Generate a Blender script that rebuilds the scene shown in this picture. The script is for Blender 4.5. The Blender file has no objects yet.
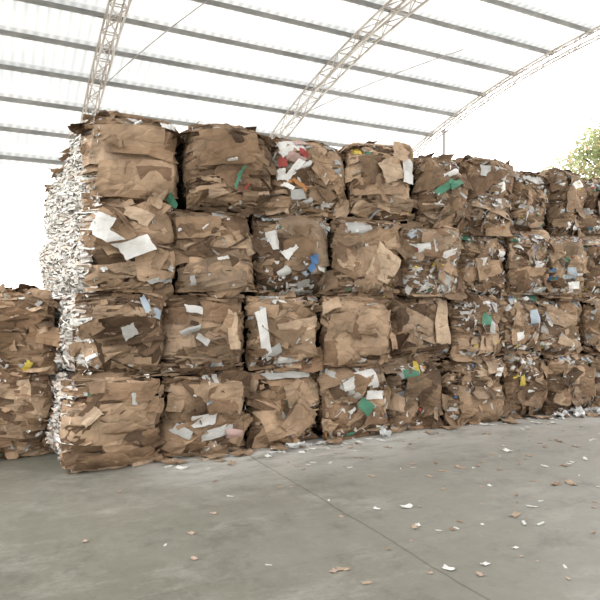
import bpy, math, random
from mathutils import Vector, noise, Matrix

scene = bpy.context.scene
COL = scene.collection
scene.view_settings.view_transform = 'Standard'

TH = math.atan2(.452, .892)
OX, OY = -2.24, 5.64
CT, ST = math.cos(TH), math.sin(TH)
def W(s, t, z=0.0):
    return Vector((OX + CT*s - ST*t, OY + ST*s + CT*t, z))

# ------------------------------------------------------------------ materials
def new_mat(name):
    m = bpy.data.materials.new(name); m.use_nodes = True
    nt = m.node_tree
    return m, nt, nt.nodes['Principled BSDF'], nt.nodes['Material Output']
def nd(nt, t, **kw):
    n = nt.nodes.new(t)
    for k, v in kw.items():
        setattr(n, k, v)
    return n
def ramp(nt, pts):
    r = nt.nodes.new('ShaderNodeValToRGB')
    el = r.color_ramp.elements
    el[0].position, el[0].color = pts[0][0], pts[0][1]
    el[1].position, el[1].color = pts[-1][0], pts[-1][1]
    for p in pts[1:-1]:
        e = el.new(p[0]); e.color = p[1]
    return r
def g(v): return (v, v, v, 1)

def mat_card(name, lo, hi, bumpk=.5, rough=.85, strata=False, crease=.5):
    m, nt, b, out = new_mat(name)
    L = nt.links.new
    at = nd(nt, 'ShaderNodeAttribute', attribute_name='Col')
    tc = nd(nt, 'ShaderNodeTexCoord')
    n1 = nd(nt, 'ShaderNodeTexNoise'); n1.inputs['Scale'].default_value = 4; n1.inputs['Detail'].default_value = 8
    n1.inputs['Roughness'].default_value = .6
    L(tc.outputs['Object'], n1.inputs['Vector'])
    r = ramp(nt, [(.3, g(lo)), (.7, g(hi))])
    L(n1.outputs['Fac'], r.inputs['Fac'])
    mx = nd(nt, 'ShaderNodeMixRGB', blend_type='MULTIPLY'); mx.inputs['Fac'].default_value = 1
    L(at.outputs['Color'], mx.inputs['Color1']); L(r.outputs['Color'], mx.inputs['Color2'])
    last = mx.outputs['Color']
    vo = nd(nt, 'ShaderNodeTexVoronoi', feature='DISTANCE_TO_EDGE'); vo.inputs['Scale'].default_value = 2.8
    mp = nd(nt, 'ShaderNodeMapping'); mp.inputs['Scale'].default_value = (1, 1, 2.1)
    nw = nd(nt, 'ShaderNodeTexNoise'); nw.inputs['Scale'].default_value = 3
    L(tc.outputs['Object'], nw.inputs['Vector'])
    ad = nd(nt, 'ShaderNodeMixRGB', blend_type='ADD'); ad.inputs['Fac'].default_value = .3
    L(tc.outputs['Object'], ad.inputs['Color1']); L(nw.outputs['Color'], ad.inputs['Color2'])
    L(ad.outputs['Color'], mp.inputs['Vector']); L(mp.outputs['Vector'], vo.inputs['Vector'])
    rv = ramp(nt, [(0, g(0)), (.12, g(1))])
    L(vo.outputs['Distance'], rv.inputs['Fac'])
    cr = ramp(nt, [(0, g(.5)), (.02, g(1))])
    L(vo.outputs['Distance'], cr.inputs['Fac'])
    m2 = nd(nt, 'ShaderNodeMixRGB', blend_type='MULTIPLY'); m2.inputs['Fac'].default_value = crease
    L(last, m2.inputs['Color1']); L(cr.outputs['Color'], m2.inputs['Color2'])
    last = m2.outputs['Color']
    hn = nd(nt, 'ShaderNodeMath', operation='ADD')
    n2 = nd(nt, 'ShaderNodeTexNoise'); n2.inputs['Scale'].default_value = 14; n2.inputs['Detail'].default_value = 4
    L(tc.outputs['Object'], n2.inputs['Vector'])
    L(n2.outputs['Fac'], hn.inputs[0])
    ml = nd(nt, 'ShaderNodeMath', operation='MULTIPLY'); ml.inputs[1].default_value = .5
    L(rv.outputs['Color'], ml.inputs[0]); L(ml.outputs[0], hn.inputs[1])
    hh = hn.outputs[0]
    if strata:
        ms = nd(nt, 'ShaderNodeMapping'); ms.inputs['Scale'].default_value = (2.2, 2.2, 30)
        ns = nd(nt, 'ShaderNodeTexNoise'); ns.inputs['Scale'].default_value = 1.6; ns.inputs['Detail'].default_value = 6
        L(tc.outputs['Object'], ms.inputs['Vector']); L(ms.outputs['Vector'], ns.inputs['Vector'])
        rs = ramp(nt, [(.36, g(.25)), (.5, g(.85)), (.66, g(1.5))])
        L(ns.outputs['Fac'], rs.inputs['Fac'])
        m3 = nd(nt, 'ShaderNodeMixRGB', blend_type='MULTIPLY'); m3.inputs['Fac'].default_value = .9
        L(last, m3.inputs['Color1']); L(rs.outputs['Color'], m3.inputs['Color2'])
        last = m3.outputs['Color']
        h2 = nd(nt, 'ShaderNodeMath', operation='ADD')
        L(hh, h2.inputs[0]); L(ns.outputs['Fac'], h2.inputs[1]); hh = h2.outputs[0]
    L(last, b.inputs['Base Color'])
    bp = nd(nt, 'ShaderNodeBump'); bp.inputs['Strength'].default_value = bumpk; bp.inputs['Distance'].default_value = .03
    L(hh, bp.inputs['Height']); L(bp.outputs['Normal'], b.inputs['Normal'])
    b.inputs['Roughness'].default_value = rough
    b.inputs['Specular IOR Level'].default_value = .25
    return m
M_CARD = mat_card('crumpled_cardboard', .6, 1.15, .7, .85, True)
M_SHEET = mat_card('cardboard_sheets', .62, 1.2, .45, .8, False, .45)
M_PAPER = mat_card('waste_paper', .82, 1.05, .2, .6, False, .2)

def mat_metal(name, c, rough=.6, c2=None, metallic=.2):
    m, nt, b, out = new_mat(name)
    L = nt.links.new
    tc = nd(nt, 'ShaderNodeTexCoord')
    n1 = nd(nt, 'ShaderNodeTexNoise'); n1.inputs['Scale'].default_value = 2.5; n1.inputs['Detail'].default_value = 6
    L(tc.outputs['Object'], n1.inputs['Vector'])
    c2 = c2 or tuple(x*.7 for x in c)
    r = ramp(nt, [(.38, (*c2, 1)), (.62, (*c, 1))])
    L(n1.outputs['Fac'], r.inputs['Fac']); L(r.outputs['Color'], b.inputs['Base Color'])
    b.inputs['Roughness'].default_value = rough; b.inputs['Metallic'].default_value = metallic
    return m
M_WIRE = mat_metal('baling_wire_steel', (.12, .11, .10), .5)
M_PURLIN = mat_metal('galvanised_purlin', (.31, .31, .30), .6)
M_TRUSS = mat_metal('weathered_truss_steel', (.60, .57, .54), .7, (.40, .35, .31))
M_COLUMN = mat_metal('column_steel', (.44, .42, .40), .7)

m, nt, b, out = new_mat('translucent_roof_sheet'); M_ROOF = m
L = nt.links.new
tc = nd(nt, 'ShaderNodeTexCoord')
n1 = nd(nt, 'ShaderNodeTexNoise'); n1.inputs['Scale'].default_value = .45; n1.inputs['Detail'].default_value = 5
L(tc.outputs['Object'], n1.inputs['Vector'])
r = ramp(nt, [(.40, (.76, .785, .80, 1)), (.6, (.95, .955, .95, 1))])
L(n1.outputs['Fac'], r.inputs['Fac'])
sp = nd(nt, 'ShaderNodeSeparateXYZ'); L(tc.outputs['Object'], sp.inputs[0])
# sheet colour greyer over the first bays
bay_tone = nd(nt, 'ShaderNodeMapRange'); bay_tone.inputs['From Min'].default_value = -1; bay_tone.inputs['From Max'].default_value = 5
bay_tone.inputs['To Min'].default_value = .86; bay_tone.inputs['To Max'].default_value = 1.0
L(sp.outputs['X'], bay_tone.inputs['Value'])
m0 = nd(nt, 'ShaderNodeMixRGB', blend_type='MULTIPLY'); m0.inputs['Fac'].default_value = 1
L(r.outputs['Color'], m0.inputs['Color1']); L(bay_tone.outputs[0], m0.inputs['Color2'])
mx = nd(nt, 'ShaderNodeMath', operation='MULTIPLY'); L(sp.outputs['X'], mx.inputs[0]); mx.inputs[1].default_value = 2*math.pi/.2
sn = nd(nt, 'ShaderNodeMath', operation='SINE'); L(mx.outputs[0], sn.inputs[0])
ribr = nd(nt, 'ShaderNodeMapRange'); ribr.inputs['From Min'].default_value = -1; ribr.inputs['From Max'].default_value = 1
ribr.inputs['To Min'].default_value = .74; ribr.inputs['To Max'].default_value = 1.0  # rib shading painted into the sheet colour, with dust in the valleys
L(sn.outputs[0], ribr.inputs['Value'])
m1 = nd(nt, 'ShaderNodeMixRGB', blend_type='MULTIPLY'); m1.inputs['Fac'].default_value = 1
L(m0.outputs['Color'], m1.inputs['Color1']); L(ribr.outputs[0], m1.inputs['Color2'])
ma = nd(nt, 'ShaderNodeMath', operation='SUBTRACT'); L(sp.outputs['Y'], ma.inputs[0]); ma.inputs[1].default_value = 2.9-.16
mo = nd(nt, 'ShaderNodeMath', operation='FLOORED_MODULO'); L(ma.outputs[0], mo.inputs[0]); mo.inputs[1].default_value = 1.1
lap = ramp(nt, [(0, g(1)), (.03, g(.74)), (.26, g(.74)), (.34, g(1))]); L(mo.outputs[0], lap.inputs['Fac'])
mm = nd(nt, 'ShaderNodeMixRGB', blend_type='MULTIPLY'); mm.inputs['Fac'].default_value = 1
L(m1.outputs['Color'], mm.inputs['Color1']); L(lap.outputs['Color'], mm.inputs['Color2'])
tr = nd(nt, 'ShaderNodeBsdfTranslucent'); df = nd(nt, 'ShaderNodeBsdfDiffuse')
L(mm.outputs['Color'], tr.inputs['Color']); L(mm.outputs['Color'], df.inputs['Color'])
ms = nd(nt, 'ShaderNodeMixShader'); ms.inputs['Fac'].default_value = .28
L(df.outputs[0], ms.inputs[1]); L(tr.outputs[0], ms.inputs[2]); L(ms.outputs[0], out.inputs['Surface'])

# concrete floor
m, nt, b, out = new_mat('worn_concrete'); M_FLOOR = m
L = nt.links.new
tc = nd(nt, 'ShaderNodeTexCoord')
n1 = nd(nt, 'ShaderNodeTexNoise'); n1.inputs['Scale'].default_value = .5; n1.inputs['Detail'].default_value = 8; n1.inputs['Roughness'].default_value = .55
L(tc.outputs['Object'], n1.inputs['Vector'])
r1 = ramp(nt, [(.3, (.158, .154, .122, 1)), (.5, (.195, .19, .156, 1)), (.7, (.24, .232, .198, 1))])
L(n1.outputs['Fac'], r1.inputs['Fac'])
n2 = nd(nt, 'ShaderNodeTexNoise'); n2.inputs['Scale'].default_value = 7; n2.inputs['Detail'].default_value = 12; n2.inputs['Roughness'].default_value = .85
L(tc.outputs['Object'], n2.inputs['Vector'])
r2 = ramp(nt, [(.35, g(.8)), (.65, g(1.16))])
L(n2.outputs['Fac'], r2.inputs['Fac'])
mA = nd(nt, 'ShaderNodeMixRGB', blend_type='MULTIPLY'); mA.inputs['Fac'].default_value = 1
L(r1.outputs['Color'], mA.inputs['Color1']); L(r2.outputs['Color'], mA.inputs['Color2'])
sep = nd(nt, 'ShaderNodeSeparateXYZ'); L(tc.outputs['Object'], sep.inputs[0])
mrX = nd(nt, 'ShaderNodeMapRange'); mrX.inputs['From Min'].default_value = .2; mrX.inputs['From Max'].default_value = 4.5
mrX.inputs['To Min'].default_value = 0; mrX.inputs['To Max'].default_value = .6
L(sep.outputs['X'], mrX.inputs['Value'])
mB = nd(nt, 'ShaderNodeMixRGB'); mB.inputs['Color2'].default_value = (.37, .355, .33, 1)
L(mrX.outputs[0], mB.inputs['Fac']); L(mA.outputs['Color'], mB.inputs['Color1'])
n3 = nd(nt, 'ShaderNodeTexNoise'); n3.inputs['Scale'].default_value = 1.5; n3.inputs['Detail'].default_value = 13; n3.inputs['Roughness'].default_value = .8
mpS = nd(nt, 'ShaderNodeMapping'); mpS.inputs['Scale'].default_value = (.8, 1.5, 1); mpS.inputs['Rotation'].default_value = (0, 0, .3)
L(tc.outputs['Object'], mpS.inputs['Vector']); L(mpS.outputs['Vector'], n3.inputs['Vector'])
r3 = ramp(nt, [(.52, g(0)), (.66, g(.45))]); L(n3.outputs['Fac'], r3.inputs['Fac'])
mS = nd(nt, 'ShaderNodeMixRGB'); mS.inputs['Color2'].default_value = (.44, .43, .39, 1)
L(r3.outputs['Color'], mS.inputs['Fac']); L(mB.outputs['Color'], mS.inputs['Color1'])
n5 = nd(nt, 'ShaderNodeTexNoise'); n5.inputs['Scale'].default_value = 1.6; n5.inputs['Detail'].default_value = 11; n5.inputs['Roughness'].default_value = .76
mp5 = nd(nt, 'ShaderNodeMapping'); mp5.inputs['Location'].default_value = (7, 3, 0)
L(tc.outputs['Object'], mp5.inputs['Vector']); L(mp5.outputs['Vector'], n5.inputs['Vector'])
r5 = ramp(nt, [(.52, g(1)), (.64, g(.76))]); L(n5.outputs['Fac'], r5.inputs['Fac'])
mD = nd(nt, 'ShaderNodeMixRGB', blend_type='MULTIPLY'); mD.inputs['Fac'].default_value = 1
L(mS.outputs['Color'], mD.inputs['Color1']); L(r5.outputs['Color'], mD.inputs['Color2'])
mr = nd(nt, 'ShaderNodeMapRange'); mr.inputs['From Min'].default_value = -1.3; mr.inputs['From Max'].default_value = -.1
L(sep.outputs['Y'], mr.inputs['Value'])
ds = ramp(nt, [(0, g(0)), (.06, g(.15)), (.12, g(1)), (.45, g(1)), (.55, g(.6)), (.7, g(.6)), (.85, g(1)), (1, g(1))])
md_ = nd(nt, 'ShaderNodeMath', operation='DIVIDE'); L(sep.outputs['X'], md_.inputs[0]); md_.inputs[1].default_value = 9
L(md_.outputs[0], ds.inputs['Fac'])
n4 = nd(nt, 'ShaderNodeTexNoise'); n4.inputs['Scale'].default_value = 2.4; n4.inputs['Detail'].default_value = 10; n4.inputs['Roughness'].default_value = .78
mp4 = nd(nt, 'ShaderNodeMapping'); mp4.inputs['Scale'].default_value = (.7, 1.6, 1)
L(tc.outputs['Object'], mp4.inputs['Vector']); L(mp4.outputs['Vector'], n4.inputs['Vector'])
r4 = ramp(nt, [(.36, g(0)), (.54, g(1))]); L(n4.outputs['Fac'], r4.inputs['Fac'])
mu = nd(nt, 'ShaderNodeMath', operation='MULTIPLY'); L(mr.outputs[0], mu.inputs[0]); L(r4.outputs['Color'], mu.inputs[1])
mu2 = nd(nt, 'ShaderNodeMath', operation='MULTIPLY'); L(mu.outputs[0], mu2.inputs[0]); L(ds.outputs['Color'], mu2.inputs[1])
mC = nd(nt, 'ShaderNodeMixRGB'); mC.inputs['Color2'].default_value = (.58, .57, .54, 1)
L(mu2.outputs[0], mC.inputs['Fac']); L(mD.outputs['Color'], mC.inputs['Color1'])
nj = nd(nt, 'ShaderNodeTexNoise'); nj.inputs['Scale'].default_value = 2.5; nj.inputs['Detail'].default_value = 4
L(tc.outputs['Object'], nj.inputs['Vector'])
def joint(sock, pos, period, wid, wob, prev, dark):
    a = nd(nt, 'ShaderNodeMath', operation='MULTIPLY_ADD'); a.inputs[1].default_value = wob; L(nj.outputs['Fac'], a.inputs[0]); L(sock, a.inputs[2])
    s1 = nd(nt, 'ShaderNodeMath', operation='SUBTRACT'); L(a.outputs[0], s1.inputs[0]); s1.inputs[1].default_value = pos + wob*.5 - period/2
    md = nd(nt, 'ShaderNodeMath', operation='FLOORED_MODULO'); L(s1.outputs[0], md.inputs[0]); md.inputs[1].default_value = period
    s2 = nd(nt, 'ShaderNodeMath', operation='SUBTRACT'); L(md.outputs[0], s2.inputs[0]); s2.inputs[1].default_value = period/2
    ab = nd(nt, 'ShaderNodeMath', operation='ABSOLUTE'); L(s2.outputs[0], ab.inputs[0])
    m_ = nd(nt, 'ShaderNodeMapRange'); m_.inputs['From Min'].default_value = wid; m_.inputs['From Max'].default_value = wid*2.5
    m_.inputs['To Min'].default_value = dark; m_.inputs['To Max'].default_value = 1
    L(ab.outputs[0], m_.inputs['Value'])
    mm = nd(nt, 'ShaderNodeMixRGB', blend_type='MULTIPLY'); mm.inputs['Fac'].default_value = 1
    L(prev, mm.inputs['Color1']); L(m_.outputs[0], mm.inputs['Color2'])
    return mm.outputs['Color']
c = joint(sep.outputs['X'], 1.82, 5.0, .005, .07, mC.outputs['Color'], .62)
c = joint(sep.outputs['Y'], -2.75, 5.0, .003, .04, c, .88)
L(c, b.inputs['Base Color'])
rr_ = ramp(nt, [(.3, g(.36)), (.7, g(.62))]); L(n5.outputs['Fac'], rr_.inputs['Fac']); L(rr_.outputs['Color'], b.inputs['Roughness'])
b.inputs['Specular IOR Level'].default_value = .45
bp = nd(nt, 'ShaderNodeBump'); bp.inputs['Strength'].default_value = .15; bp.inputs['Distance'].default_value = .02
L(n2.outputs['Fac'], bp.inputs['Height']); L(bp.outputs['Normal'], b.inputs['Normal'])

def mat_simple(name, c1, c2, scale, rough=.9):
    m, nt, b, out = new_mat(name)
    tc = nd(nt, 'ShaderNodeTexCoord'); n = nd(nt, 'ShaderNodeTexNoise'); n.inputs['Scale'].default_value = scale
    n.inputs['Detail'].default_value = 6
    nt.links.new(tc.outputs['Object'], n.inputs['Vector'])
    r = ramp(nt, [(.35, (*c1, 1)), (.65, (*c2, 1))])
    nt.links.new(n.outputs['Fac'], r.inputs['Fac']); nt.links.new(r.outputs['Color'], b.inputs['Base Color'])
    b.inputs['Roughness'].default_value = rough
    return m
M_GROUND = mat_simple('pale_dirt', (.5, .46, .4), (.6, .57, .5), .5)
M_LIGHT_BLOCK = mat_simple('grey_light_block', (.30, .29, .27), (.38, .37, .35), 1.2)
M_BARK = mat_simple('bark', (.12, .09, .06), (.22, .17, .12), 6)
m, nt, b, out = new_mat('tree_leaves'); M_LEAF = m  # thin translucent leaves, coloured per leaf
at = nd(nt, 'ShaderNodeAttribute', attribute_name='Col')
tr = nd(nt, 'ShaderNodeBsdfTranslucent'); ms = nd(nt, 'ShaderNodeMixShader'); ms.inputs['Fac'].default_value = .5
nt.links.new(at.outputs['Color'], b.inputs['Base Color']); nt.links.new(at.outputs['Color'], tr.inputs['Color'])
nt.links.new(b.outputs[0], ms.inputs[1]); nt.links.new(tr.outputs[0], ms.inputs[2]); nt.links.new(ms.outputs[0], out.inputs['Surface'])

# ------------------------------------------------------------------ mesh helpers
class MB:
    def __init__(s): s.v = []; s.f = []; s.c = []
    def mesh(s, name, mat, smooth=False):
        me = bpy.data.meshes.new(name); me.from_pydata(s.v, [], s.f)
        if s.c:
            ca = me.color_attributes.new('Col', 'FLOAT_COLOR', 'POINT')
            flat = []
            for c in s.c: flat.extend((c[0], c[1], c[2], 1.0))
            ca.data.foreach_set('color', flat)
        me.materials.append(mat)
        if smooth: me.polygons.foreach_set('use_smooth', [True]*len(me.polygons))
        me.update(); return me
def add(name, data, parent=None, loc=None, rz=None, **props):
    o = bpy.data.objects.new(name, data); COL.objects.link(o)
    if parent: o.parent = parent
    if loc is not None: o.location = loc
    if rz is not None: o.rotation_euler = (0, 0, rz)
    for k, v in props.items(): o[k] = v
    return o
def tube(mb, p, q, r, n=4, r2=None):
    p = Vector(p); q = Vector(q); d = (q-p).normalized()
    up = Vector((0, 0, 1)) if abs(d.z) < .95 else Vector((1, 0, 0))
    x = d.cross(up).normalized(); y = d.cross(x)
    i0 = len(mb.v); r2 = r if r2 is None else r2
    for c, rr in ((p, r), (q, r2)):
        for k in range(n):
            a = 2*math.pi*(k+.5)/n
            mb.v.append(tuple(c + x*math.cos(a)*rr + y*math.sin(a)*rr))
    for k in range(n):
        mb.f.append((i0+k, i0+(k+1) % n, i0+n+(k+1) % n, i0+n+k))
    mb.f.append(tuple(i0+k for k in range(n))[::-1]); mb.f.append(tuple(i0+n+k for k in range(n)))
def polytube(mb, pts, r, n=4, closed=False):
    pts = [Vector(p) for p in pts]; N = len(pts); i0 = len(mb.v)
    for i, p in enumerate(pts):
        a = pts[(i-1) % N] if (closed or i > 0) else p
        c = pts[(i+1) % N] if (closed or i < N-1) else p
        d = (c-a).normalized()
        up = Vector((0, 0, 1)) if abs(d.z) < .9 else Vector((1, 0, 0))
        x = d.cross(up).normalized(); y = d.cross(x)
        for k in range(n):
            an = 2*math.pi*(k+.5)/n
            mb.v.append(tuple(p + x*math.cos(an)*r + y*math.sin(an)*r))
    for i in range(N if closed else N-1):
        j = (i+1) % N
        for k in range(n):
            mb.f.append((i0+i*n+k, i0+i*n+(k+1) % n, i0+j*n+(k+1) % n, i0+j*n+k))

# ------------------------------------------------------------------ bales
BR = [(.43, .295, .192), (.37, .25, .158), (.31, .204, .126), (.51, .37, .258), (.25, .158, .097), (.40, .276, .180), (.155, .098, .06), (.47, .335, .225)]
PC = {'w': (.82, .81, .79), 'g': (.50, .50, .48), 'lb': (.46, .54, .62), 'b': (.10, .22, .45), 'gr': (.09, .26, .17),
      'y': (.68, .53, .10), 'r': (.40, .08, .07), 'p': (.55, .38, .35), 'o': (.52, .25, .10), 't': (.445, .31, .205),
      'd': (.11, .07, .043), 'l': (.58, .435, .31), 'm': (.29, .188, .115)}  # d is dark card, and shade painted into open box gaps
NP = 5.4
class Bale:
    def __init__(s, w, d, h, seed):
        s.h = (w/2, d/2, h/2); s.R = random.Random(seed); s.sd = seed*3.17
    def disp(s, x, y, z):
        return .085*noise.noise(Vector((x*2.3+s.sd, y*2.3, z*2.3))) + .025*noise.noise(Vector((x*6, y*6+s.sd, z*8)))
    def body(s, n=22, pale=False):
        mb = MB(); hx, hy, hz = s.h; idx = {}
        tint = s.R.choice(BR)
        def vert(p):
            k = (round(p[0], 4), round(p[1], 4), round(p[2], 4))
            if k in idx: return idx[k]
            q = (abs(p[0])**NP + abs(p[1])**NP + abs(p[2])**NP)**(1/NP)
            x, y, z = p[0]/q*hx, p[1]/q*hy, p[2]/q*hz
            if abs(p[2]) > .999 and max(abs(p[0]), abs(p[1])) < .8: z = math.copysign(hz, p[2])
            dd = s.disp(x, y, z) - .03
            nn = Vector((p[0]**5, p[1]**5, p[2]**5)).normalized(); nn.z = 0
            ridge = abs(noise.noise(Vector((x*3+5, y*3+s.sd, z*22))))*.03 - .01
            v = Vector((x, y, z)) + nn*(dd+ridge)
            v.z = max(-hz, min(hz, v.z))
            idx[k] = len(mb.v); mb.v.append(tuple(v))
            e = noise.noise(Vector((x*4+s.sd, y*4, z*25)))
            seam_shade = min(1, max(0, (max(abs(p[0]), abs(p[2]))-.75)*4))
            f = (.72 + .5*e)*(1-.55*seam_shade)  # shade of the rounded seams painted into the core colour
            if pale and p[0] < -.98: kk = .50+.25*e; cc = (kk, kk*.95, kk*.86)
            elif noise.noise(Vector((x*5, y*5+s.sd, z*30+7))) > .42 and seam_shade < .5: cc = (.36, .34, .31)
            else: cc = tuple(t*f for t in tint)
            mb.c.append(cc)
            return idx[k]
        for ax in range(3):
            for sg in (-1, 1):
                for i in range(n):
                    for j in range(n):
                        qd = []
                        for di, dj in ((0, 0), (1, 0), (1, 1), (0, 1)):
                            a = -1+2*(i+di)/n; b_ = -1+2*(j+dj)/n
                            p = [0, 0, 0]; p[ax] = sg; p[(ax+1) % 3] = a; p[(ax+2) % 3] = b_
                            qd.append(vert(p))
                        mb.f.append(tuple(qd if sg > 0 else qd[::-1]))
        return mb
    def sheet(s, mb, face, a, b, w, h, rot, off, col, nx, ny, curl=0, tilt=(0, 0), crum=.012, jag=0, fold=0, loose=0.0, skew=.12):
        R = s.R; hx, hy, hz = s.h
        if face == 'front': A, B_, D = hx, hz, hy
        elif face == 'left': A, B_, D = hy, hz, hx
        else: A, B_, D = hx, hy, hz
        c_, s_ = math.cos(rot), math.sin(rot)
        sk = [(R.uniform(-skew, skew)*w, R.uniform(-skew, skew)*h) for _ in range(4)]
        u0 = R.uniform(-.3, .3); cd = R.choice((0, 1)); ns = R.uniform(0, 90); fs = R.choice((-1, 1))
        i0 = len(mb.v)
        for j in range(ny+1):
            for i in range(nx+1):
                u = i/nx-.5; v = j/ny-.5
                fu, fv = u+.5, v+.5
                dx = sk[0][0]*(1-fu)*(1-fv)+sk[1][0]*fu*(1-fv)+sk[2][0]*fu*fv+sk[3][0]*(1-fu)*fv
                dy = sk[0][1]*(1-fu)*(1-fv)+sk[1][1]*fu*(1-fv)+sk[2][1]*fu*fv+sk[3][1]*(1-fu)*fv
                if jag and (i in (0, nx) or j in (0, ny)):
                    dx += R.uniform(-jag, jag); dy += R.uniform(-jag, jag)
                lx, ly = u*w+dx, v*h+dy
                x = a*A + c_*lx - s_*ly; y = b*B_ + s_*lx + c_*ly
                over = 0
                if face == 'front':
                    AA, BB = A-.01+loose, B_-.01+loose
                    if abs(x) > AA: over += abs(x)-AA; x = math.copysign(AA-over*.1, x)
                    if abs(y) > BB: over += (abs(y)-BB); y = math.copysign(BB-over*.1, y)
                elif face == 'left':
                    if abs(y) > B_: over += abs(y)-B_; y = math.copysign(B_, y)
                qx, qy = abs(x)/A, abs(y)/B_
                rr = min(.9999, qx**NP+qy**NP)
                third = max(.86 if loose > .015 else .78, (1-rr)**(1/NP))
                if face != 'top': y = max(-B_-(loose if s.air else 0)+.004, y)
                base = D*(third-1) - over*.8
                q = (u if cd == 0 else v)
                o = base + off + curl*4*q*q + tilt[0]*lx + tilt[1]*ly + fold*abs(q-u0)*fs + crum*noise.noise(Vector((x*5+ns, y*5, ns)))
                if face == 'front':
                    o2 = s.disp(x, -hy, y); P = (x, -(hy+o)-o2, y)
                elif face == 'left':
                    o2 = s.disp(-hx, x, y); P = (-(hx+o+o2), x, y)
                else:
                    P = (x, y, hz+o)
                mb.v.append(P)
                k = 1+R.uniform(-.03, .03)
                mb.c.append(tuple(t*k for t in col))
        for j in range(ny):
            for i in range(nx):
                k = i0+j*(nx+1)+i
                mb.f.append((k, k+1, k+nx+2, k+nx+1))

def pick_paper(R):
    r = R.random()
    if r < .76: k = R.uniform(.38, .84); return (k, k*.985, k*.95)
    if r < .81: return PC['lb']
    return PC[R.choice(['b', 'gr', 'y', 'r', 'p', 'g', 'o', 'w', 'w', 'l', 'gr', 'y', 'lb'])]

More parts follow.
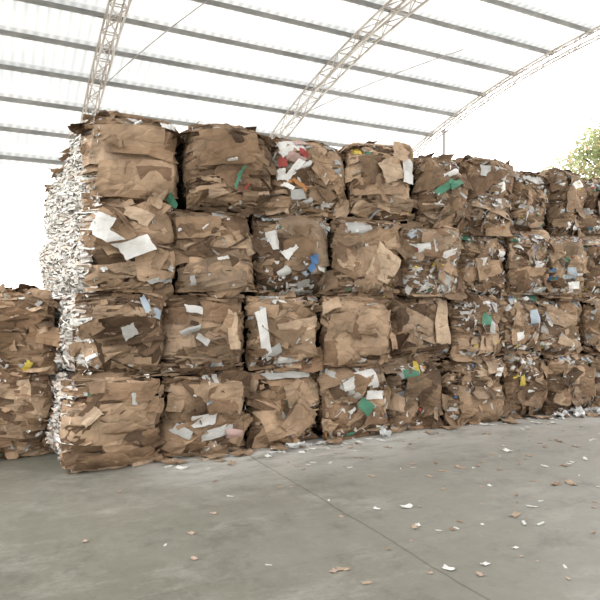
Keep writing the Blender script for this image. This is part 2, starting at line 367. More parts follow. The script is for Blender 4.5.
def build_bale(name, seed, w, d, h, white=.3, feats=(), endface=False, topface=False, dark=1.0, front=True, calm=False, air=True, pale=.6, rag=1.0, mix=1.0):
    B = Bale(w, d, h, seed); R = B.R; B.air = air
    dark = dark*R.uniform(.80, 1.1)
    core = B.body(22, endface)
    core.c = [tuple(x*(1 if endface and x > .3 else dark*.7) for x in c) for c in core.c]  # core colour darkened to stand for shade in the gaps
    sh = MB(); pp = MB()
    def brown(lo=.65, hi=1.2):
        c = R.choice(BR); k = R.uniform(lo, hi)*dark; return (c[0]*k, c[1]*k, c[2]*k)
    if front:
        for i in range(50):
            B.sheet(sh, 'front', R.uniform(-.7, .7), R.uniform(-.95, .95), R.uniform(.25, .8)*w, R.uniform(.02, .09), R.gauss(0, .06),
                    R.uniform(-.02, .02), brown(.6, 1.1), 8, 1, tilt=(R.uniform(-.05, .05), R.uniform(-.35, .35)), crum=.04, jag=.006)
        for i in range(7 if calm else 10):
            B.sheet(sh, 'front', R.uniform(-.5, .5), R.uniform(-.65, .65), R.uniform(.4, .9)*w, R.uniform(.18, .48)*h, R.gauss(0, .1) if calm else R.choice((R.gauss(0, .2), R.gauss(0, .2), R.uniform(-1.2, 1.2))),
                    .008+i*.006, brown(), 6, 5, curl=R.uniform(-.035, .02), tilt=(R.uniform(-.06, .06), R.uniform(-.08, .16)), crum=.035, jag=.012, fold=R.uniform(.02, .12), skew=.18)
        for i in range(10 if calm else int(16*rag)):
            B.sheet(sh, 'front', R.uniform(-.85, .85), R.uniform(-.85, .85), R.uniform(.1, .4), R.uniform(.05, .24), R.gauss(0, .5),
                    R.uniform(.03, .07), brown(), 4, 3, curl=R.uniform(-.04, .02), tilt=(R.uniform(-.18, .18), R.uniform(-.25, .3)), crum=.025, jag=.012, fold=R.uniform(0, .1), skew=.22)
        for i in range(int(34*rag)):
            B.sheet(sh, 'front', R.uniform(-.85, .85), R.uniform(-.9, .9), R.uniform(.1, .45), R.uniform(.010, .045), R.gauss(0, .25),
                    R.uniform(.025, .065), brown(.5, 1.3), 6, 1, tilt=(R.uniform(-.08, .08), R.uniform(-.9, .9)), crum=.04, jag=.005)
        for i in range(int(50*rag)):
            bb = R.choice((-1, 1))*R.uniform(.74, 1.0)
            B.sheet(sh, 'front', R.uniform(-.9, .9), bb, R.uniform(.15, .5), R.uniform(.012, .045), R.gauss(0, .12),
                    R.uniform(-.02, .045), brown(), 6, 1, tilt=(R.uniform(-.1, .1), R.uniform(-.8, .8)), crum=.06, jag=.006, loose=.02)
        for i in range(int(18*rag)):
            aa = R.choice((-1, 1))*R.uniform(.8, 1)
            B.sheet(sh, 'front', aa, R.uniform(-.9, .9), R.uniform(.03, .13), R.uniform(.03, .2), R.gauss(0, .5),
                    R.uniform(-.03, .02), brown(), 3, 3, tilt=(R.uniform(-.4, .4), R.uniform(-.5, .5)), crum=.05, jag=.012, loose=.014)
        for i in range(int((5 if calm else 9)*rag)):
            sx = R.random() < .4
            B.sheet(sh, 'front', R.choice((-1, 1))*R.uniform(.75, 1) if sx else R.uniform(-.8, .8), R.uniform(-.8, .8) if sx else R.choice((-1, -1, 1))*R.uniform(.7, 1.0),
                    R.uniform(.12, .36), R.uniform(.08, .24), R.gauss(0, .5),
                    R.uniform(.03, .07), brown(), 4, 4, curl=R.uniform(-.02, .02), tilt=(R.uniform(-.25, .25), R.uniform(-.45, .05)), crum=.04, jag=.014, fold=.08, loose=.06, skew=.2)
        for i in range(20 if calm else int(42*rag)):
            B.sheet(sh, 'front', R.uniform(-.96, .96), R.uniform(-.96, .96), R.uniform(.02, .1), R.uniform(.012, .05), R.uniform(-1.5, 1.5),
                    R.uniform(.03, .065), brown(.6, 1.3), 2, 2, tilt=(R.uniform(-.5, .5), R.uniform(-.5, .5)), crum=.03, jag=.008, loose=.01)
        for ft in feats:
            a_, b_, w_, h_, rd, cn = ft[:6]; off = ft[6] if len(ft) > 6 else .055
            tl = ft[7] if len(ft) > 7 else (0, .04)
            kk = R.uniform(.9, 1.08); cb = cn in 'tdlm'
            B.sheet(sh if cb else pp, 'front', a_, b_, w_, h_, math.radians(rd), off+(.02 if cb else .03), tuple(x*kk for x in PC[cn]), 7, 5, curl=-.01, tilt=tl,
                    crum=.035 if cb else .014, jag=.012 if cb else .006, fold=.06 if cb else .03, skew=.1)
        for i in range(int(110*white*mix)+2):
            big_ = R.random() < .22
            a_, b_ = R.uniform(-.95, .95), R.choice((R.uniform(-.9, .9), R.choice((-1, 1))*R.uniform(.7, 1)))
            B.sheet(pp, 'front', a_, b_, R.uniform(.06, .16) if big_ else R.uniform(.015, .07), R.uniform(.02, .08) if big_ else R.uniform(.008, .035),
                    R.gauss(0, .8), R.uniform(.045, .08), pick_paper(R), 4, 3, curl=R.uniform(-.02, .02), tilt=(R.uniform(-.2, .2), R.uniform(-.4, .4)), crum=.03, jag=.008, loose=.014)
    if endface:
        glow_lift = .2*pale  # backlight glow painted into the end shreds, stronger on upper rows
        for i in range(900):
            r_ = R.random()
            if r_ < pale+.1:
                k = R.uniform(.42, .64)+glow_lift; cc = (k, k*.975, k*.92)
            elif r_ < .985:
                c0 = R.choice(BR); cc = tuple(min(.8, x*.8+.20+glow_lift*.8) for x in c0)
            else: cc = pick_paper(R)
            B.sheet(pp if r_ < pale+.1 or r_ >= .985 else sh, 'left', R.uniform(-1, 1), R.uniform(-.97, .97), R.uniform(.04, .22), R.uniform(.008, .028), R.gauss(0, .18),
                    R.uniform(-.01, .02), cc, 3, 1, tilt=(R.uniform(-.15, .15), R.uniform(-.7, .7)), crum=.07, jag=.004)
    if topface:
        for i in range(70):
            B.sheet(sh, 'top', R.uniform(-.95, .95), -.85+abs(R.gauss(0, .5)), R.uniform(.08, .4), R.uniform(.05, .25), R.gauss(0, .4),
                    R.uniform(-.03, .025), brown(), 4, 3, tilt=(R.uniform(-.16, .16), R.uniform(-.3, .15)), crum=.10, jag=.014)
        for i in range(12):
            B.sheet(pp, 'top', R.uniform(-.9, .9), -.85+abs(R.gauss(0, .4)), R.uniform(.05, .16), R.uniform(.04, .1), R.gauss(0, .6),
                    R.uniform(-.02, .02), pick_paper(R), 3, 2, tilt=(R.uniform(-.3, .3), R.uniform(-.4, .3)), crum=.06, jag=.01)
    wire = MB(); hx, hy, hz = B.h
    for z in (-.55, -.1, .38):
        pts = []
        N = 40
        for k in range(N):
            a = 2*math.pi*k/N; cx, sx = math.cos(a), math.sin(a)
            q = (abs(cx)**NP+abs(sx)**NP)**(1/NP)
            x, y = cx/q*hx, sx/q*hy
            n_ = Vector((cx/q, sx/q, 0)); n_ = Vector((n_.x**5, n_.y**5, 0)).normalized()
            dd = B.disp(x, y, z*hz)+.035
            pts.append((x+n_.x*dd*(.2 if abs(n_.x) > .5 else 1), y+n_.y*dd, z*hz+.015*noise.noise(Vector((x*2, y*2, B.sd)))))
        polytube(wire, pts, .0035, 4, True)
    shear = R.uniform(-.07, .07)
    def warp(v):
        x, y, z = v
        e = min(1, abs(x)/hx)
        return (x + shear*z*.6 + .04*noise.noise(Vector((z*2.4, B.sd, y))) + math.copysign(.018, x)*e*math.cos(math.pi*z/(2*hz)) , y, z - (.04*(abs(x)/hx)**3 if (topface and z > 0) else 0))
    for M_ in (core, sh, pp, wire): M_.v = [warp(v) for v in M_.v]
    me = bpy.data.meshes.new('cardboard_bale')
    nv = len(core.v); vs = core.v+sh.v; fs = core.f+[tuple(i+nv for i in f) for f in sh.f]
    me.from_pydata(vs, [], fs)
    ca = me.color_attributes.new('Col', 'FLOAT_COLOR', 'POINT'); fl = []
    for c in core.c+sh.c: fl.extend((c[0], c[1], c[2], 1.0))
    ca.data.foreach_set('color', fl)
    me.materials.append(M_CARD); me.materials.append(M_SHEET)
    me.polygons.foreach_set('material_index', [0]*len(core.f)+[1]*len(sh.f)); me.update()
    return me, (pp.mesh('paper_scraps', M_PAPER) if pp.v else None), wire.mesh('baling_wire', M_WIRE)

def place_bale(meshes, loc, rz, label, group, tilt=(0, 0)):
    o = add('cardboard_bale', meshes[0], loc=loc, label=label, category='cardboard bale', group=group)
    o.rotation_euler = (tilt[0], tilt[1], rz)
    if meshes[1]:
        p = add('paper_scraps', meshes[1], parent=o); p['label'] = 'white and coloured waste paper shreds'; p['kind'] = 'stuff'
    add('baling_wire', meshes[2], parent=o)
    return o

SB = [
 [.225, 1.19, 2.19, 3.22, 4.15, 4.92, 5.88, 6.62, 7.36, 8.2, 9.1],
 [.18, 1.10, 2.01, 2.98, 3.93, 4.85, 5.80, 6.53, 7.26, 8.1, 9.0],
 [.10, .995, 1.93, 2.81, 3.76, 4.76, 5.58, 6.42, 7.31, 8.15, 9.05],
 [-.01, .975, 1.92, 2.83, 3.72, 4.61, 5.69, 6.51, 7.45, 8.3, 9.15]]
ZB = [3.50, 2.585, 1.70, .878, 0.0]
F = {
 (0,0): dict(calm=True, white=.05, feats=[(-.1,.25,.8,.46,-3,'t',.035),(.1,-.45,.8,.38,2,'t',.05),(.75,.85,.14,.07,10,'w'),(.1,.8,.1,.03,40,'w')],
        label='large bale of crushed tan cardboard sheets on the top tier'),
 (0,1): dict(calm=True, white=.06, dark=.85, feats=[(0,-.1,.8,.6,0,'m',.03),(-.1,.45,.6,.34,4,'m',.05),(.1,-.2,.04,.26,-25,'gr',.08),(.3,-.4,.08,.02,60,'r',.08),(-.1,.15,.1,.03,20,'w',.08)],
        label='brown cardboard bale with a domed top and green printed strip'),
 (0,2): dict(white=.5, feats=[(.4,.1,.5,.5,4,'t',.03),(-.5,.8,.3,.14,5,'w',.07),(-.45,.45,.26,.1,-20,'p',.07),(-.5,.15,.3,.08,50,'w',.07),(-.75,.35,.08,.1,0,'r',.07),(-.35,-.2,.2,.05,-35,'o',.07),(-.4,-.5,.2,.12,10,'g'),
        (-.7,.6,.12,.08,30,'w',.08),(-.25,.6,.14,.06,-30,'r',.075),(-.6,-.05,.1,.12,10,'o',.075),(-.2,.3,.16,.07,20,'w',.08),(-.8,.0,.1,.14,0,'w',.08),(-.3,.9,.16,.06,10,'p',.075),(-.65,-.3,.14,.06,-20,'w',.08)],
        label='cardboard bale mixed with glossy white, red and orange printed paper'),
 (0,3): dict(calm=True, white=.12, feats=[(-.25,.1,.6,.6,-4,'t',.04),(.1,.3,.3,.3,20,'l',.05),(.72,.4,.24,.24,10,'w',.07),(.68,.15,.18,.14,-10,'w',.07)],
        label='tan cardboard bale with a white paper sheet at its corner'),
 (0,4): dict(white=.3, feats=[(0,-.4,.5,.3,0,'m',.04),(-.2,.1,.3,.1,35,'gr',.06),(.2,.2,.2,.08,30,'gr',.065),(.1,.5,.3,.08,20,'w')],
        label='brown cardboard bale crossed by a green printed band'),
 (0,5): dict(white=.7, feats=[(.2,-.3,.5,.3,0,'t',.03),(-.1,.6,.5,.16,-5,'g'),(.2,.2,.2,.14,30,'w')]),
 (0,6): dict(white=.7, feats=[(.1,-.1,.36,.3,-10,'t',.03),(0,.7,.4,.12,10,'g')]),
 (0,7): dict(white=.4, dark=.8, feats=[(0,.1,.4,.3,10,'m'),(-.2,-.4,.1,.08,0,'o'),(.3,.6,.2,.1,20,'w')]),
 (1,0): dict(calm=True, white=.08, feats=[(-.1,.45,.8,.3,2,'t',.03),(.5,-.35,.4,.3,5,'t',.04),(.1,.78,.25,.14,-30,'l',.05),(-.66,.50,.16,.2,-25,'w',.085),(-.5,.2,.34,.12,-30,'w',.085),(.05,.0,.36,.17,24,'w',.10),(.5,-.7,.2,.05,15,'g')],
        label='tan cardboard bale with flat white paper sheets across the front'),
 (1,1): dict(calm=True, white=.1, dark=.88, feats=[(0,.1,.8,.5,1,'m',.035),(0,-.5,.7,.25,-2,'t',.05),(-.2,.6,.1,.03,40,'w'),(.1,-.15,.1,.03,10,'w')],
        label='plain brown bale of flattened cardboard boxes'),
 (1,2): dict(white=1.2, dark=.85, feats=[(.3,.6,.4,.2,0,'t',.03),(.45,-.1,.14,.12,20,'b',.07),(.3,-.3,.1,.08,50,'b',.07),(-.6,.3,.14,.22,10,'w'),(-.2,.1,.2,.1,50,'w'),(-.4,-.4,.16,.1,20,'g')],
        label='bale packed with white, blue and brown mixed paper and cardboard'),
 (1,3): dict(white=.4, feats=[(.2,.4,.5,.2,5,'d',.04),(.3,-.2,.4,.4,-30,'l',.06),(-.3,-.2,.4,.4,15,'t',.06),(-.4,.7,.3,.14,0,'g'),(-.1,-.6,.4,.2,40,'t',.07)],
        label='cardboard bale with open torn box flaps sticking out'),
 (1,4): dict(white=1.0, feats=[(0,.7,.5,.15,0,'t',.03),(0,-.1,.2,.07,0,'y',.06),(-.5,.3,.16,.16,10,'w'),(.3,.2,.24,.09,20,'w'),(.2,-.5,.24,.14,-20,'g')]),
 (1,5): dict(white=.8, feats=[(0,.3,.4,.2,-10,'t',.03),(-.3,.1,.2,.1,10,'w'),(.2,-.3,.4,.2,0,'m',.03),(.5,.4,.14,.1,0,'w')]),
 (1,6): dict(white=1.0, feats=[(0,.4,.12,.1,10,'b'),(.2,-.1,.16,.14,-20,'w'),(-.4,-.4,.16,.1,10,'lb')]),
 (1,7): dict(white=.9, feats=[(0,-.2,.2,.16,0,'lb'),(.3,.3,.3,.2,10,'t',.03),(.2,-.6,.2,.1,0,'w')]),
 (2,0): dict(calm=True, white=.1, feats=[(.1,.3,.8,.35,0,'t',.04),(0,-.4,.8,.35,-2,'t',.05),(.05,.1,.14,.13,25,'g',.09),(.75,.5,.1,.1,-20,'lb',.06),(-.7,-.5,.12,.04,30,'w')],
        label='tan cardboard bale of flattened boxes with a small pale scrap'),
 (2,1): dict(calm=True, white=.18, feats=[(.0,.0,.7,.5,2,'t',.04),(.3,.5,.4,.2,-8,'m',.05),(-.2,.6,.28,.07,-10,'w'),(-.4,.1,.22,.06,20,'g',.08),(.6,.1,.1,.4,5,'l',.07)]),
 (2,2): dict(white=.4, feats=[(.1,.6,.4,.2,25,'t',.045),(.3,.2,.5,.16,12,'l',.06),(.3,-.3,.5,.18,-18,'t',.07),(-.65,.0,.12,.5,8,'w',.06),(-.4,-.5,.2,.1,30,'g')],
        label='cardboard bale with slanting tan flaps and white paper beside them'),
 (2,3): dict(calm=True, white=.06, feats=[(.05,-.05,.85,.5,-2,'t',.05),(-.1,.7,.7,.2,2,'t',.04),(-.6,-.8,.3,.35,50,'t',.08,(0,-.2)),(-.8,-.8,.2,.4,20,'m',.09)],
        label='neat tan cardboard bale with one wide smooth box panel'),
 (2,4): dict(white=.15, dark=.85, feats=[(-.3,.1,.5,.5,0,'d',.04),(-.1,-.7,.6,.1,5,'d',.05),(.3,.75,.34,.2,-10,'t',.06),(.65,.2,.22,.6,-6,'l',.08)],
        label='dark brown cardboard bale with an upright tan flap'),
 (2,5): dict(white=.9, feats=[(-.3,.3,.3,.3,0,'m',.03),(.2,.2,.24,.3,10,'g',.04),(.1,.3,.16,.14,-20,'gr',.065),(-.4,-.6,.12,.09,10,'y',.07),(.8,-.6,.06,.16,0,'y',.07)],
        label='bale of mixed waste with green, grey and yellow scraps'),
 (2,6): dict(white=.9, feats=[(-.2,.4,.3,.2,-20,'t',.03),(.5,.1,.16,.34,10,'lb'),(0,-.4,.3,.12,10,'w')]),
 (2,7): dict(white=.9, feats=[(.2,.4,.3,.3,5,'t',.03),(-.6,.2,.13,.34,-10,'w'),(.1,-.6,.4,.12,-25,'l',.09)]),
 (3,0): dict(calm=True, white=.03, feats=[(.05,.7,.7,.14,-2,'m',.04),(0,-.05,.85,.42,1,'t',.05),(0,-.75,.7,.14,2,'m',.05),(-.5,.25,.2,.1,40,'l',.07)],
        label='large flat-faced tan cardboard bale standing on the floor'),
 (3,1): dict(white=.35, feats=[(0,.5,.7,.3,0,'t',.035),(.3,.1,.4,.2,12,'t',.045),(-.1,-.05,.24,.13,5,'w',.08),(.2,-.4,.34,.10,10,'g',.06),(.6,-.5,.2,.1,-15,'p',.07),(-.6,-.3,.2,.1,-30,'g',.06)],
        label='torn cardboard bale with white and pinkish scraps'),
 (3,2): dict(white=.25, feats=[(-.2,.0,.5,.4,-5,'m',.045),(.4,.4,.4,.4,35,'t',.07),(.0,-.7,.08,.06,0,'b'),(.2,-.3,.4,.3,50,'t',.07),(0,.85,.6,.06,0,'g')]),
 (3,3): dict(white=.7, feats=[(.4,-.2,.4,.4,0,'t',.045),(-.6,-.3,.34,.4,-8,'m',.045),(0,.65,.5,.18,10,'w',.06),(-.3,.35,.3,.12,-20,'g',.065),(.15,-.1,.16,.18,50,'gr',.075),(.4,.2,.2,.1,0,'w',.07)],
        label='cardboard bale with crumpled white plastic and a green patch'),
 (3,4): dict(white=.5, feats=[(.2,-.2,.5,.4,0,'t',.03),(-.3,-.5,.4,.2,5,'m'),(-.3,.65,.26,.12,-10,'gr',.06),(0,.3,.4,.1,0,'w')]),
 (3,5): dict(white=.4, feats=[(0,.1,.7,.3,-3,'t',.045),(.3,-.5,.5,.3,15,'t',.055),(.7,.6,.2,.12,0,'w'),(0,.6,.4,.1,0,'l')]),
 (3,6): dict(white=.6, feats=[(.2,.2,.4,.3,-10,'t',.03),(.3,-.4,.4,.2,8,'m'),(-.4,.2,.1,.14,10,'y',.06),(0,-.2,.15,.1,0,'w')]),
 (3,7): dict(white=.6, feats=[(0,.3,.5,.3,-4,'t',.04),(-.3,-.3,.4,.2,10,'m'),(.5,0,.2,.1,0,'w')]),
}
DL = ['bale of crushed brown cardboard with torn edges in the stack', 'bale of brown cardboard flecked with white paper scraps']
GRP = 'bales of waste cardboard stacked four high'
rj = random.Random(5)
DEP = 1.15
seed = 11
PALE_GLOW = [.74, .66, .54, .46]  # share of pale paper per row, also sets the painted glow
TOPZ = [.01, 0, -.02, .04, -.03, .05, -.02, .06, -.02, .04]
for c_i in range(10):
    zoff = [rj.uniform(-.04, .04) for _ in range(5)]
    zoff[4] = 0; zoff[0] = TOPZ[c_i]
    if c_i == 0: zoff = [.01, 0, 0, 0, 0]
    for r_i in range(4):
        seed += 1
        s0, s1 = SB[r_i][c_i], SB[r_i][c_i+1]
        z1, z0 = ZB[r_i]+zoff[r_i], ZB[r_i+1]+zoff[r_i+1]
        w = (s1-s0)-.04; h = (z1-z0)-.004
        opt = dict(F.get((r_i, c_i), dict(white=.7)))
        lab = opt.pop('label', DL[0] if opt.get('white', .3) < .35 else DL[1])
        if c_i == 0: opt['endface'] = True; opt['pale'] = PALE_GLOW[r_i]
        if r_i == 0: opt['topface'] = True
        opt['rag'] = .8 if c_i < 2 else (1.15 if c_i < 4 else 1.45)
        opt['mix'] = 1.0 if c_i < 2 else (1.4 if c_i < 4 else 1.8)
        ms_ = build_bale('b', seed, w, DEP, h, air=(r_i < 3), **opt)
        place_bale(ms_, W((s0+s1)/2, DEP/2 + rj.uniform(-.08, .08) + (3-r_i)*.012, z0+h/2+.001), TH+rj.uniform(-.05, .05), lab, GRP)
RW = [.24, .2, .13, .06]
end_mesh = {}
for dpt in (1, 2, 3):
    for r_i in range(4):
        seed += 1
        z1, z0 = ZB[r_i], ZB[r_i+1]; h = z1-z0-.004
        if r_i not in end_mesh or dpt < 3:
            end_mesh[r_i] = build_bale('b', seed, .93, DEP, h, front=False, endface=True, topface=(r_i == 0), pale=PALE_GLOW[r_i])
        s0 = RW[r_i]-.02*dpt + rj.uniform(-.03, .03)
        place_bale(end_mesh[r_i], W(s0+.465, DEP/2+dpt*(DEP+.04), z0+h/2+.001), TH+rj.uniform(-.02, .02),
                   'cardboard bale end bristling with pale frayed paper shreds', GRP)
inner = build_bale('b', 900, .90, DEP-.04, .858, front=False)
for c_i in range(1, 10):
    for r_i in range(4):
        hh = .86
        place_bale((inner[0], None, inner[2]), W(.35+.94*c_i+.465, DEP*1.5+.14, .0+(3-r_i)*hh+hh/2), TH, 'plain brown cardboard bale in the second row of the stack', GRP)
for k in range(2):
    for r_i in (2, 3):
        seed += 1
        z1, z0 = (1.72, .885) if r_i == 2 else (.885, 0.0); h = z1-z0-.004
        ms_ = build_bale('b', seed, .93, DEP, h, white=.3, dark=1.12, topface=(r_i == 2), calm=False, air=(r_i < 3))
        place_bale(ms_, W(-.01-.465-k*.96, DEP/2+.80, z0+h/2+.002), TH+rj.uniform(-.02, .02),
                   'pale brown cardboard bale in the low two-high stack', 'bales in the low two-high stack')

# ------------------------------------------------------------------ floor, ground
def plane_obj(name, s0, s1, t0, t1, z, mat, **p):
    mb = MB(); mb.v = [(s0, t0, 0), (s1, t0, 0), (s1, t1, 0), (s0, t1, 0)]; mb.f = [(0, 1, 2, 3)]
    return add(name, mb.mesh(name, mat), loc=(OX, OY, z), rz=TH, **p)
plane_obj('floor', -12, 22, -12, 16, 0, M_FLOOR, kind='structure', label='worn grey concrete yard floor')
plane_obj('ground', -90, 90, -60, 90, -.03, M_GROUND, kind='structure', label='pale dirt ground outside the shed')
SR = 11.35
mb = MB(); mb.v = [(x, y, z) for z in (0, 5.0) for (x, y) in ((-4.2, -8.4), (SR, -8.4), (SR, -8.2), (-4.2, -8.2))]  # added unseen wall behind the camera, blocks light from the front
mb.f = [(0, 1, 5, 4), (1, 2, 6, 5), (2, 3, 7, 6), (3, 0, 4, 7), (4, 5, 6, 7), (3, 2, 1, 0)]
add('wall_light_block', mb.mesh('wall_light_block', M_LIGHT_BLOCK), loc=(OX, OY, 0), rz=TH, kind='structure', label='added unseen grey wall that blocks light from the front')

# ------------------------------------------------------------------ roof
def arch(t): return 7.62-(t-2)**2/43
S0, S1 = -4.2, SR; T0, T1 = -8.0, 12.1
mb = MB(); pitch = .20; NS = int((S1-S0)/pitch*6); NT = 30
for j in range(NT+1):
    t = T0+(T1-T0)*j/NT
    for i in range(NS+1):
        s = S0+(S1-S0)*i/NS
        mb.v.append((s, t, arch(t)+.100+.016*math.sin(2*math.pi*s/pitch)))
for j in range(NT):
    for i in range(NS):
        k = j*(NS+1)+i; mb.f.append((k, k+1, k+NS+2, k+NS+1))
add('ceiling', mb.mesh('ceiling', M_ROOF, True), loc=(OX, OY, 0), rz=TH, kind='structure', label='arched translucent corrugated roof sheeting')
t = 2.9-1.1*9
while t < T1-.1:
    mb = MB(); sl = -(t-2)/21.5
    z = arch(t)
    prof = [(-.025, .0), (.025, .0), (.025, .014), (-.012, .014), (-.012, .066), (.025, .066), (.025, .08), (-.025, .08)]
    n = len(prof)
    for s in (S0+.05, S1-.05):
        for (dy, dz) in prof: mb.v.append((s, t+dy, z+dz+sl*dy))
    for k in range(n): mb.f.append((k, (k+1) % n, n+(k+1) % n, n+k))
    mb.f.append(tuple(range(n))[::-1]); mb.f.append(tuple(range(n, 2*n)))
    add('roof_purlin', mb.mesh('roof_purlin', M_PURLIN), loc=(OX, OY, 0), rz=TH, label='long grey steel roof purlin under the sheeting',
        category='roof purlin', group='roof purlins')
    t += 1.1
def truss(s, wd, dp, cr, lr):
    root = add('roof_truss', None, loc=W(s, 2, 0), rz=TH, label='arched lattice steel roof truss spanning the shed', category='roof truss', group='roof trusses')
    def P(t, a, b): return (a*wd/2, t-2, arch(t)-cr - (dp if b else 0))
    N = 44
    ts = [T0+.1+(T1-T0-.2)*i/N for i in range(N+1)]
    for a in (-1, 1):
        for b in (0, 1):
            mb = MB(); polytube(mb, [P(t, a, b) for t in ts], cr, 4)
            add('chord', mb.mesh('chord', M_TRUSS), parent=root)
    mb = MB()
    for i in range(N):
        t0, t1 = ts[i], ts[i+1]; k = i % 2
        for a in (-1, 1):
            tube(mb, P(t0, a, k), P(t1, a, 1-k), lr)
        for b in (0, 1):
            kk = 1 if k else -1
            tube(mb, P(t0, kk, b), P(t1, -kk, b), lr)
            tube(mb, P(t0, -1, b), P(t0, 1, b), lr)
    add('lacing', mb.mesh('lacing', M_TRUSS), parent=root)
TS = (-3.53, 1.47, 6.47, 11.15)
for s in TS[:3]: truss(s, .26, .34, .024, .012)
truss(TS[3], .14, .2, .02, .009)
for s, t in [(s, t) for s in TS for t in (T0+.2, T1-.2)]:
    mb = MB(); top = arch(t)-.45
    root = add('steel_column', None, loc=W(s, t, 0), rz=TH, label='tall grey steel column carrying the roof truss', category='column', group='shed columns')
    for a in (-.1, .1):
        m2 = MB(); m2_v = [(-.02, -.09), (.02, -.09), (.02, .09), (-.02, .09)]
        for zz in (0.0, top+.3):
            for (x, y) in m2_v: m2.v.append((a+x, y, zz))
        m2.f = [(0, 1, 5, 4), (1, 2, 6, 5), (2, 3, 7, 6), (3, 0, 4, 7), (3, 2, 1, 0), (4, 5, 6, 7)]
        add('post', m2.mesh('post', M_COLUMN), parent=root)
    z = .2
    kk = 1
    while z < top-.2:
        tube(mb, (-.1*kk, -.07, z), (.1*kk, -.07, z+.35), .012); tube(mb, (-.1*kk, .07, z), (.1*kk, .07, z+.35), .012)
        kk = -kk; z += .35
    add('lacing', mb.mesh('lacing', M_COLUMN), parent=root)
# slim gable post under the end truss: tube on a base plate with a cap plate
gt = 7.7; gtop = arch(gt)-.24
root = add('gable_post', None, loc=W(TS[3], gt, 0), rz=TH, label='slim grey steel post under the end roof truss', category='column')
mb = MB(); tube(mb, (0, 0, .015), (0, 0, gtop-.012), .05, 12); add('post', mb.mesh('post', M_COLUMN), parent=root)
for nm, z0, z1, hw in (('base_plate', 0, .015, .13), ('cap_plate', gtop-.012, gtop, .1)):
    mb = MB(); mb.v = [(x, y, z) for z in (z0, z1) for (x, y) in ((-hw, -hw), (hw, -hw), (hw, hw), (-hw, hw))]
    mb.f = [(0, 1, 5, 4), (1, 2, 6, 5), (2, 3, 7, 6), (3, 0, 4, 7), (4, 5, 6, 7), (3, 2, 1, 0)]
    add(nm, mb.mesh(nm, M_COLUMN), parent=root)
def brace(s0, t0, s1, t1):
    mb = MB(); N = 12
    pts = [(s0+(s1-s0)*i/N, t0+(t1-t0)*i/N, arch(t0+(t1-t0)*i/N)-.06) for i in range(N+1)]
    polytube(mb, pts, .012, 5)
    add('bracing_rod', mb.mesh('bracing_rod', M_COLUMN), loc=(OX, OY, 0), rz=TH, label='thin steel bracing rod under the roof', category='bracing rod', group='bracing rods')
brace(1.6, 8.5, 4.0, 2.5)
brace(6.6, 8.5, 9.0, 4.5)

# ------------------------------------------------------------------ floor scraps
def scrap_mesh(name, w, h, col, seed, mat, cr=.02):
    R = random.Random(seed); mb = MB(); nx, ny = 5, 4
    for j in range(ny+1):
        for i in range(nx+1):
            u, v = i/nx-.5, j/ny-.5
            e = 1 - .25*abs(noise.noise(Vector((u*3, v*3, seed))))
            x = u*w*e + R.uniform(-.06, .06)*w; y = v*h*e + R.uniform(-.08, .08)*h
            z = cr*(noise.noise(Vector((u*3+seed, v*3, 2.))) + .5*u*u*4*R.uniform(.6, 1))
            mb.v.append((x, y, z)); mb.c.append(col)
    mz = min(v[2] for v in mb.v); mb.v = [(a, b, c-mz) for a, b, c in mb.v]
    for j in range(ny):
        for i in range(nx):
            k = j*(nx+1)+i; mb.f.append((k, k+1, k+nx+2, k+nx+1))
    return mb.mesh(name, mat)
SM = {
 'w': [scrap_mesh('paper_scrap', .09, .06, (.8, .8, .78), 1, M_PAPER, .012), scrap_mesh('paper_scrap', .12, .04, (.72, .72, .7), 2, M_PAPER, .012)],
 'c': [scrap_mesh('cardboard_scrap', .08, .05, (.36, .25, .17), 3, M_SHEET, .008), scrap_mesh('cardboard_scrap', .12, .05, (.50, .38, .28), 4, M_SHEET, .012)],
 'p': [scrap_mesh('paper_scrap', .05, .04, (.50, .37, .30), 5, M_PAPER, .006)],
 'C': [scrap_mesh('cardboard_scrap', .26, .18, (.36, .25, .165), 6, M_SHEET, .03), scrap_mesh('cardboard_scrap', .34, .2, (.43, .30, .205), 8, M_SHEET, .035)],
 'W': [scrap_mesh('paper_scrap', .2, .14, (.78, .79, .8), 7, M_PAPER, .07), scrap_mesh('paper_scrap', .26, .12, (.72, .73, .73), 9, M_PAPER, .08)],
}
LB = {'w': 'small crumpled white paper scrap lying on the concrete', 'c': 'small torn brown cardboard scrap lying on the concrete',
      'p': 'tiny pinkish paper scrap lying on the concrete', 'C': 'torn cardboard piece fallen at the foot of the bales',
      'W': 'crumpled white paper sheet fallen at the foot of the bales'}
rs = random.Random(3)
def scrap(k, X, Y, sc=1.0):
    me = rs.choice(SM[k]); o = add(me.name.split('.')[0], me, loc=(X, Y, .002), rz=rs.uniform(0, 6.28), label=LB[k],
        category='paper scrap' if k in 'wpW' else 'cardboard scrap', group='scraps littering the floor')
    o.scale = (sc,)*3
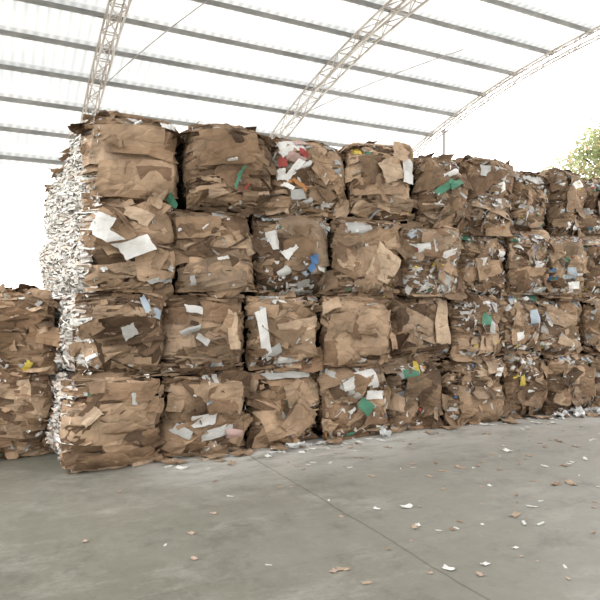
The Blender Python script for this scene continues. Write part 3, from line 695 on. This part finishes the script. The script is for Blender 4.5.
for k, X, Y, sc in [('w', .84, 4.71, 1.1), ('w', 2.25, 6.49, 1.3), ('c', 1.62, 4.53, .9), ('c', 2.25, 5.3, 1.3), ('c', 2.4, 5.32, 1.2), ('c', -.76, 5.39, .7), ('p', -.66, 4.57, 1), ('p', -.75, 4.17, 1),
                    ('p', -1.44, 4.03, .8), ('p', -.66, 3.76, 1), ('w', -.89, 3.97, .4), ('p', .2, 3.58, 1), ('w', .85, 4.32, .6), ('p', 1.06, 3.54, 1), ('c', 1.36, 5.71, .7),
                    ('w', .3, 6.0, .8), ('p', .31, 4.5, .8), ('w', -.58, 4.97, .5), ('c', 1.17, 4.4, .6), ('p', .77, 3.56, .7), ('w', 2.92, 6.15, 1), ('c', 3.0, 6.96, 1.0),
                    ('c', .67, 5.55, .7), ('w', 1.94, 4.85, .5), ('p', -1.53, 5.1, .8), ('p', 1.75, 5.9, 1), ('c', 2.6, 5.9, .9), ('c', 1.8, 5.0, .6), ('p', 2.3, 4.7, .8)]:
    scrap(k, X, Y, sc)
nsc = 0
while nsc < 130:
    X = rs.uniform(-.2, 4.0); Y = rs.uniform(3.4, 8.3)
    px, py = X-OX, Y-OY; s = px*CT+py*ST; t = -px*ST+py*CT
    if t > -.2 or t < -4.2 or X > Y*.52 or rs.random() > .25+.12*s: continue
    nsc += 1
    scrap(rs.choice('wcpccw'), X, Y, rs.uniform(.35, .8))
for i in range(110):
    s = rs.choice((rs.uniform(.9, 3.2), rs.uniform(1, 8.2), rs.uniform(6, 8.2))); t = -abs(rs.gauss(0, .2))-.0
    p = W(s, t); scrap(rs.choice('wcwwcwp'), p.x, p.y, rs.uniform(.5, 1.4))
for s, t, k in [(1.0, -.08, 'C'), (1.45, -.08, 'C'), (1.75, -.1, 'C'), (2.2, -.06, 'C'), (2.9, -.08, 'C'), (4.6, -.06, 'C'), (5.6, -.1, 'C'), (7.3, -.25, 'W'), (7.7, -.35, 'W'), (7.0, -.3, 'C'), (8.0, -.3, 'C'), (7.9, -.15, 'W'), (7.5, -.12, 'C'), (6.6, -.15, 'C'), (6.9, -.1, 'W'), (7.5, -.45, 'W'), (6.2, -.1, 'C'), (7.6, -.2, 'W'), (7.15, -.4, 'W'), (7.45, -.3, 'W'), (7.0, -.15, 'W'), (6.5, -.22, 'W'), (2.4, -.15, 'W'), (3.6, -.12, 'W'), (7.25, -.5, 'C'), (6.8, -.28, 'W'), (7.35, -.1, 'W'), (7.1, -.6, 'W')]:
    p = W(s, t); scrap(k, p.x, p.y, 1)

# ------------------------------------------------------------------ tree
def tree(X, Y, zc, rad, seed):
    R = random.Random(seed)
    tk = MB(); polytube(tk, [(X, Y, -.03), (X+.1, Y, 1.5), (X-.1, Y+.1, 3.2), (X, Y, zc-.6)], .16, 8)
    root = add('tree', None, loc=(X, Y, -.03), label='leafy green tree standing outside the open shed', category='tree')
    lf = MB(); cl = []
    for i in range(80):
        a = R.uniform(0, 6.28); e = R.uniform(-.9, 1.4); rr = rad*R.uniform(.55, 1)
        c = Vector((X+math.cos(a)*math.cos(e)*rr, Y+math.sin(a)*math.cos(e)*rr, zc+math.sin(e)*rr*.8)); cl.append(c)
        mid = Vector((X, Y, zc-.6)).lerp(c, .5)+Vector((0, 0, .15))
        tube(tk, (X, Y, zc-.8), mid, .05, 5, .03); tube(tk, mid, c, .03, 5, .01)
    for c in cl:
        for k in range(100):
            d = Vector((R.gauss(0, .36), R.gauss(0, .36), R.gauss(0, .27))); p = c+d
            u = Vector((R.uniform(-1, 1), R.uniform(-1, 1), R.uniform(-.7, .4))).normalized()
            v = u.cross(Vector((R.uniform(-1, 1), R.uniform(-1, 1), 1))).normalized()
            l = R.uniform(.06, .13); wd = l*.5; i0 = len(lf.v)
            lf.v += [tuple(p-u*l), tuple(p+v*wd), tuple(p+u*l), tuple(p-v*wd)]
            g_ = R.uniform(.85, 1.2); cc = (.30*g_, .34*g_, .17*g_) if R.random() < .75 else (.44, .34, .2)
            lf.c += [cc]*4; lf.f.append((i0, i0+1, i0+2, i0+3))
    for nm, mb, mt in (('trunk', tk, M_BARK), ('foliage', lf, M_LEAF)):
        mb.v = [(a-X, b-Y, c+.03) for a, b, c in mb.v]
        o = add(nm, mb.mesh(nm, mt), parent=root)
        if nm == 'foliage': o['kind'] = 'stuff'
tree(11.5, 22, 6.2, 2.3, 4)

# ------------------------------------------------------------------ world & camera
w = bpy.data.worlds.new('World'); scene.world = w; w.use_nodes = True
bg = w.node_tree.nodes['Background']; bg.inputs['Color'].default_value = (1, .99, .97, 1); bg.inputs['Strength'].default_value = 4.2
cam = bpy.data.cameras.new('camera'); co = bpy.data.objects.new('camera', cam); COL.objects.link(co)
co.location = (0, 0, 1.6); co.rotation_euler = (math.radians(90.3), 0, 0)
cam.sensor_width = 36; cam.lens = 36; cam.clip_end = 500
scene.camera = co
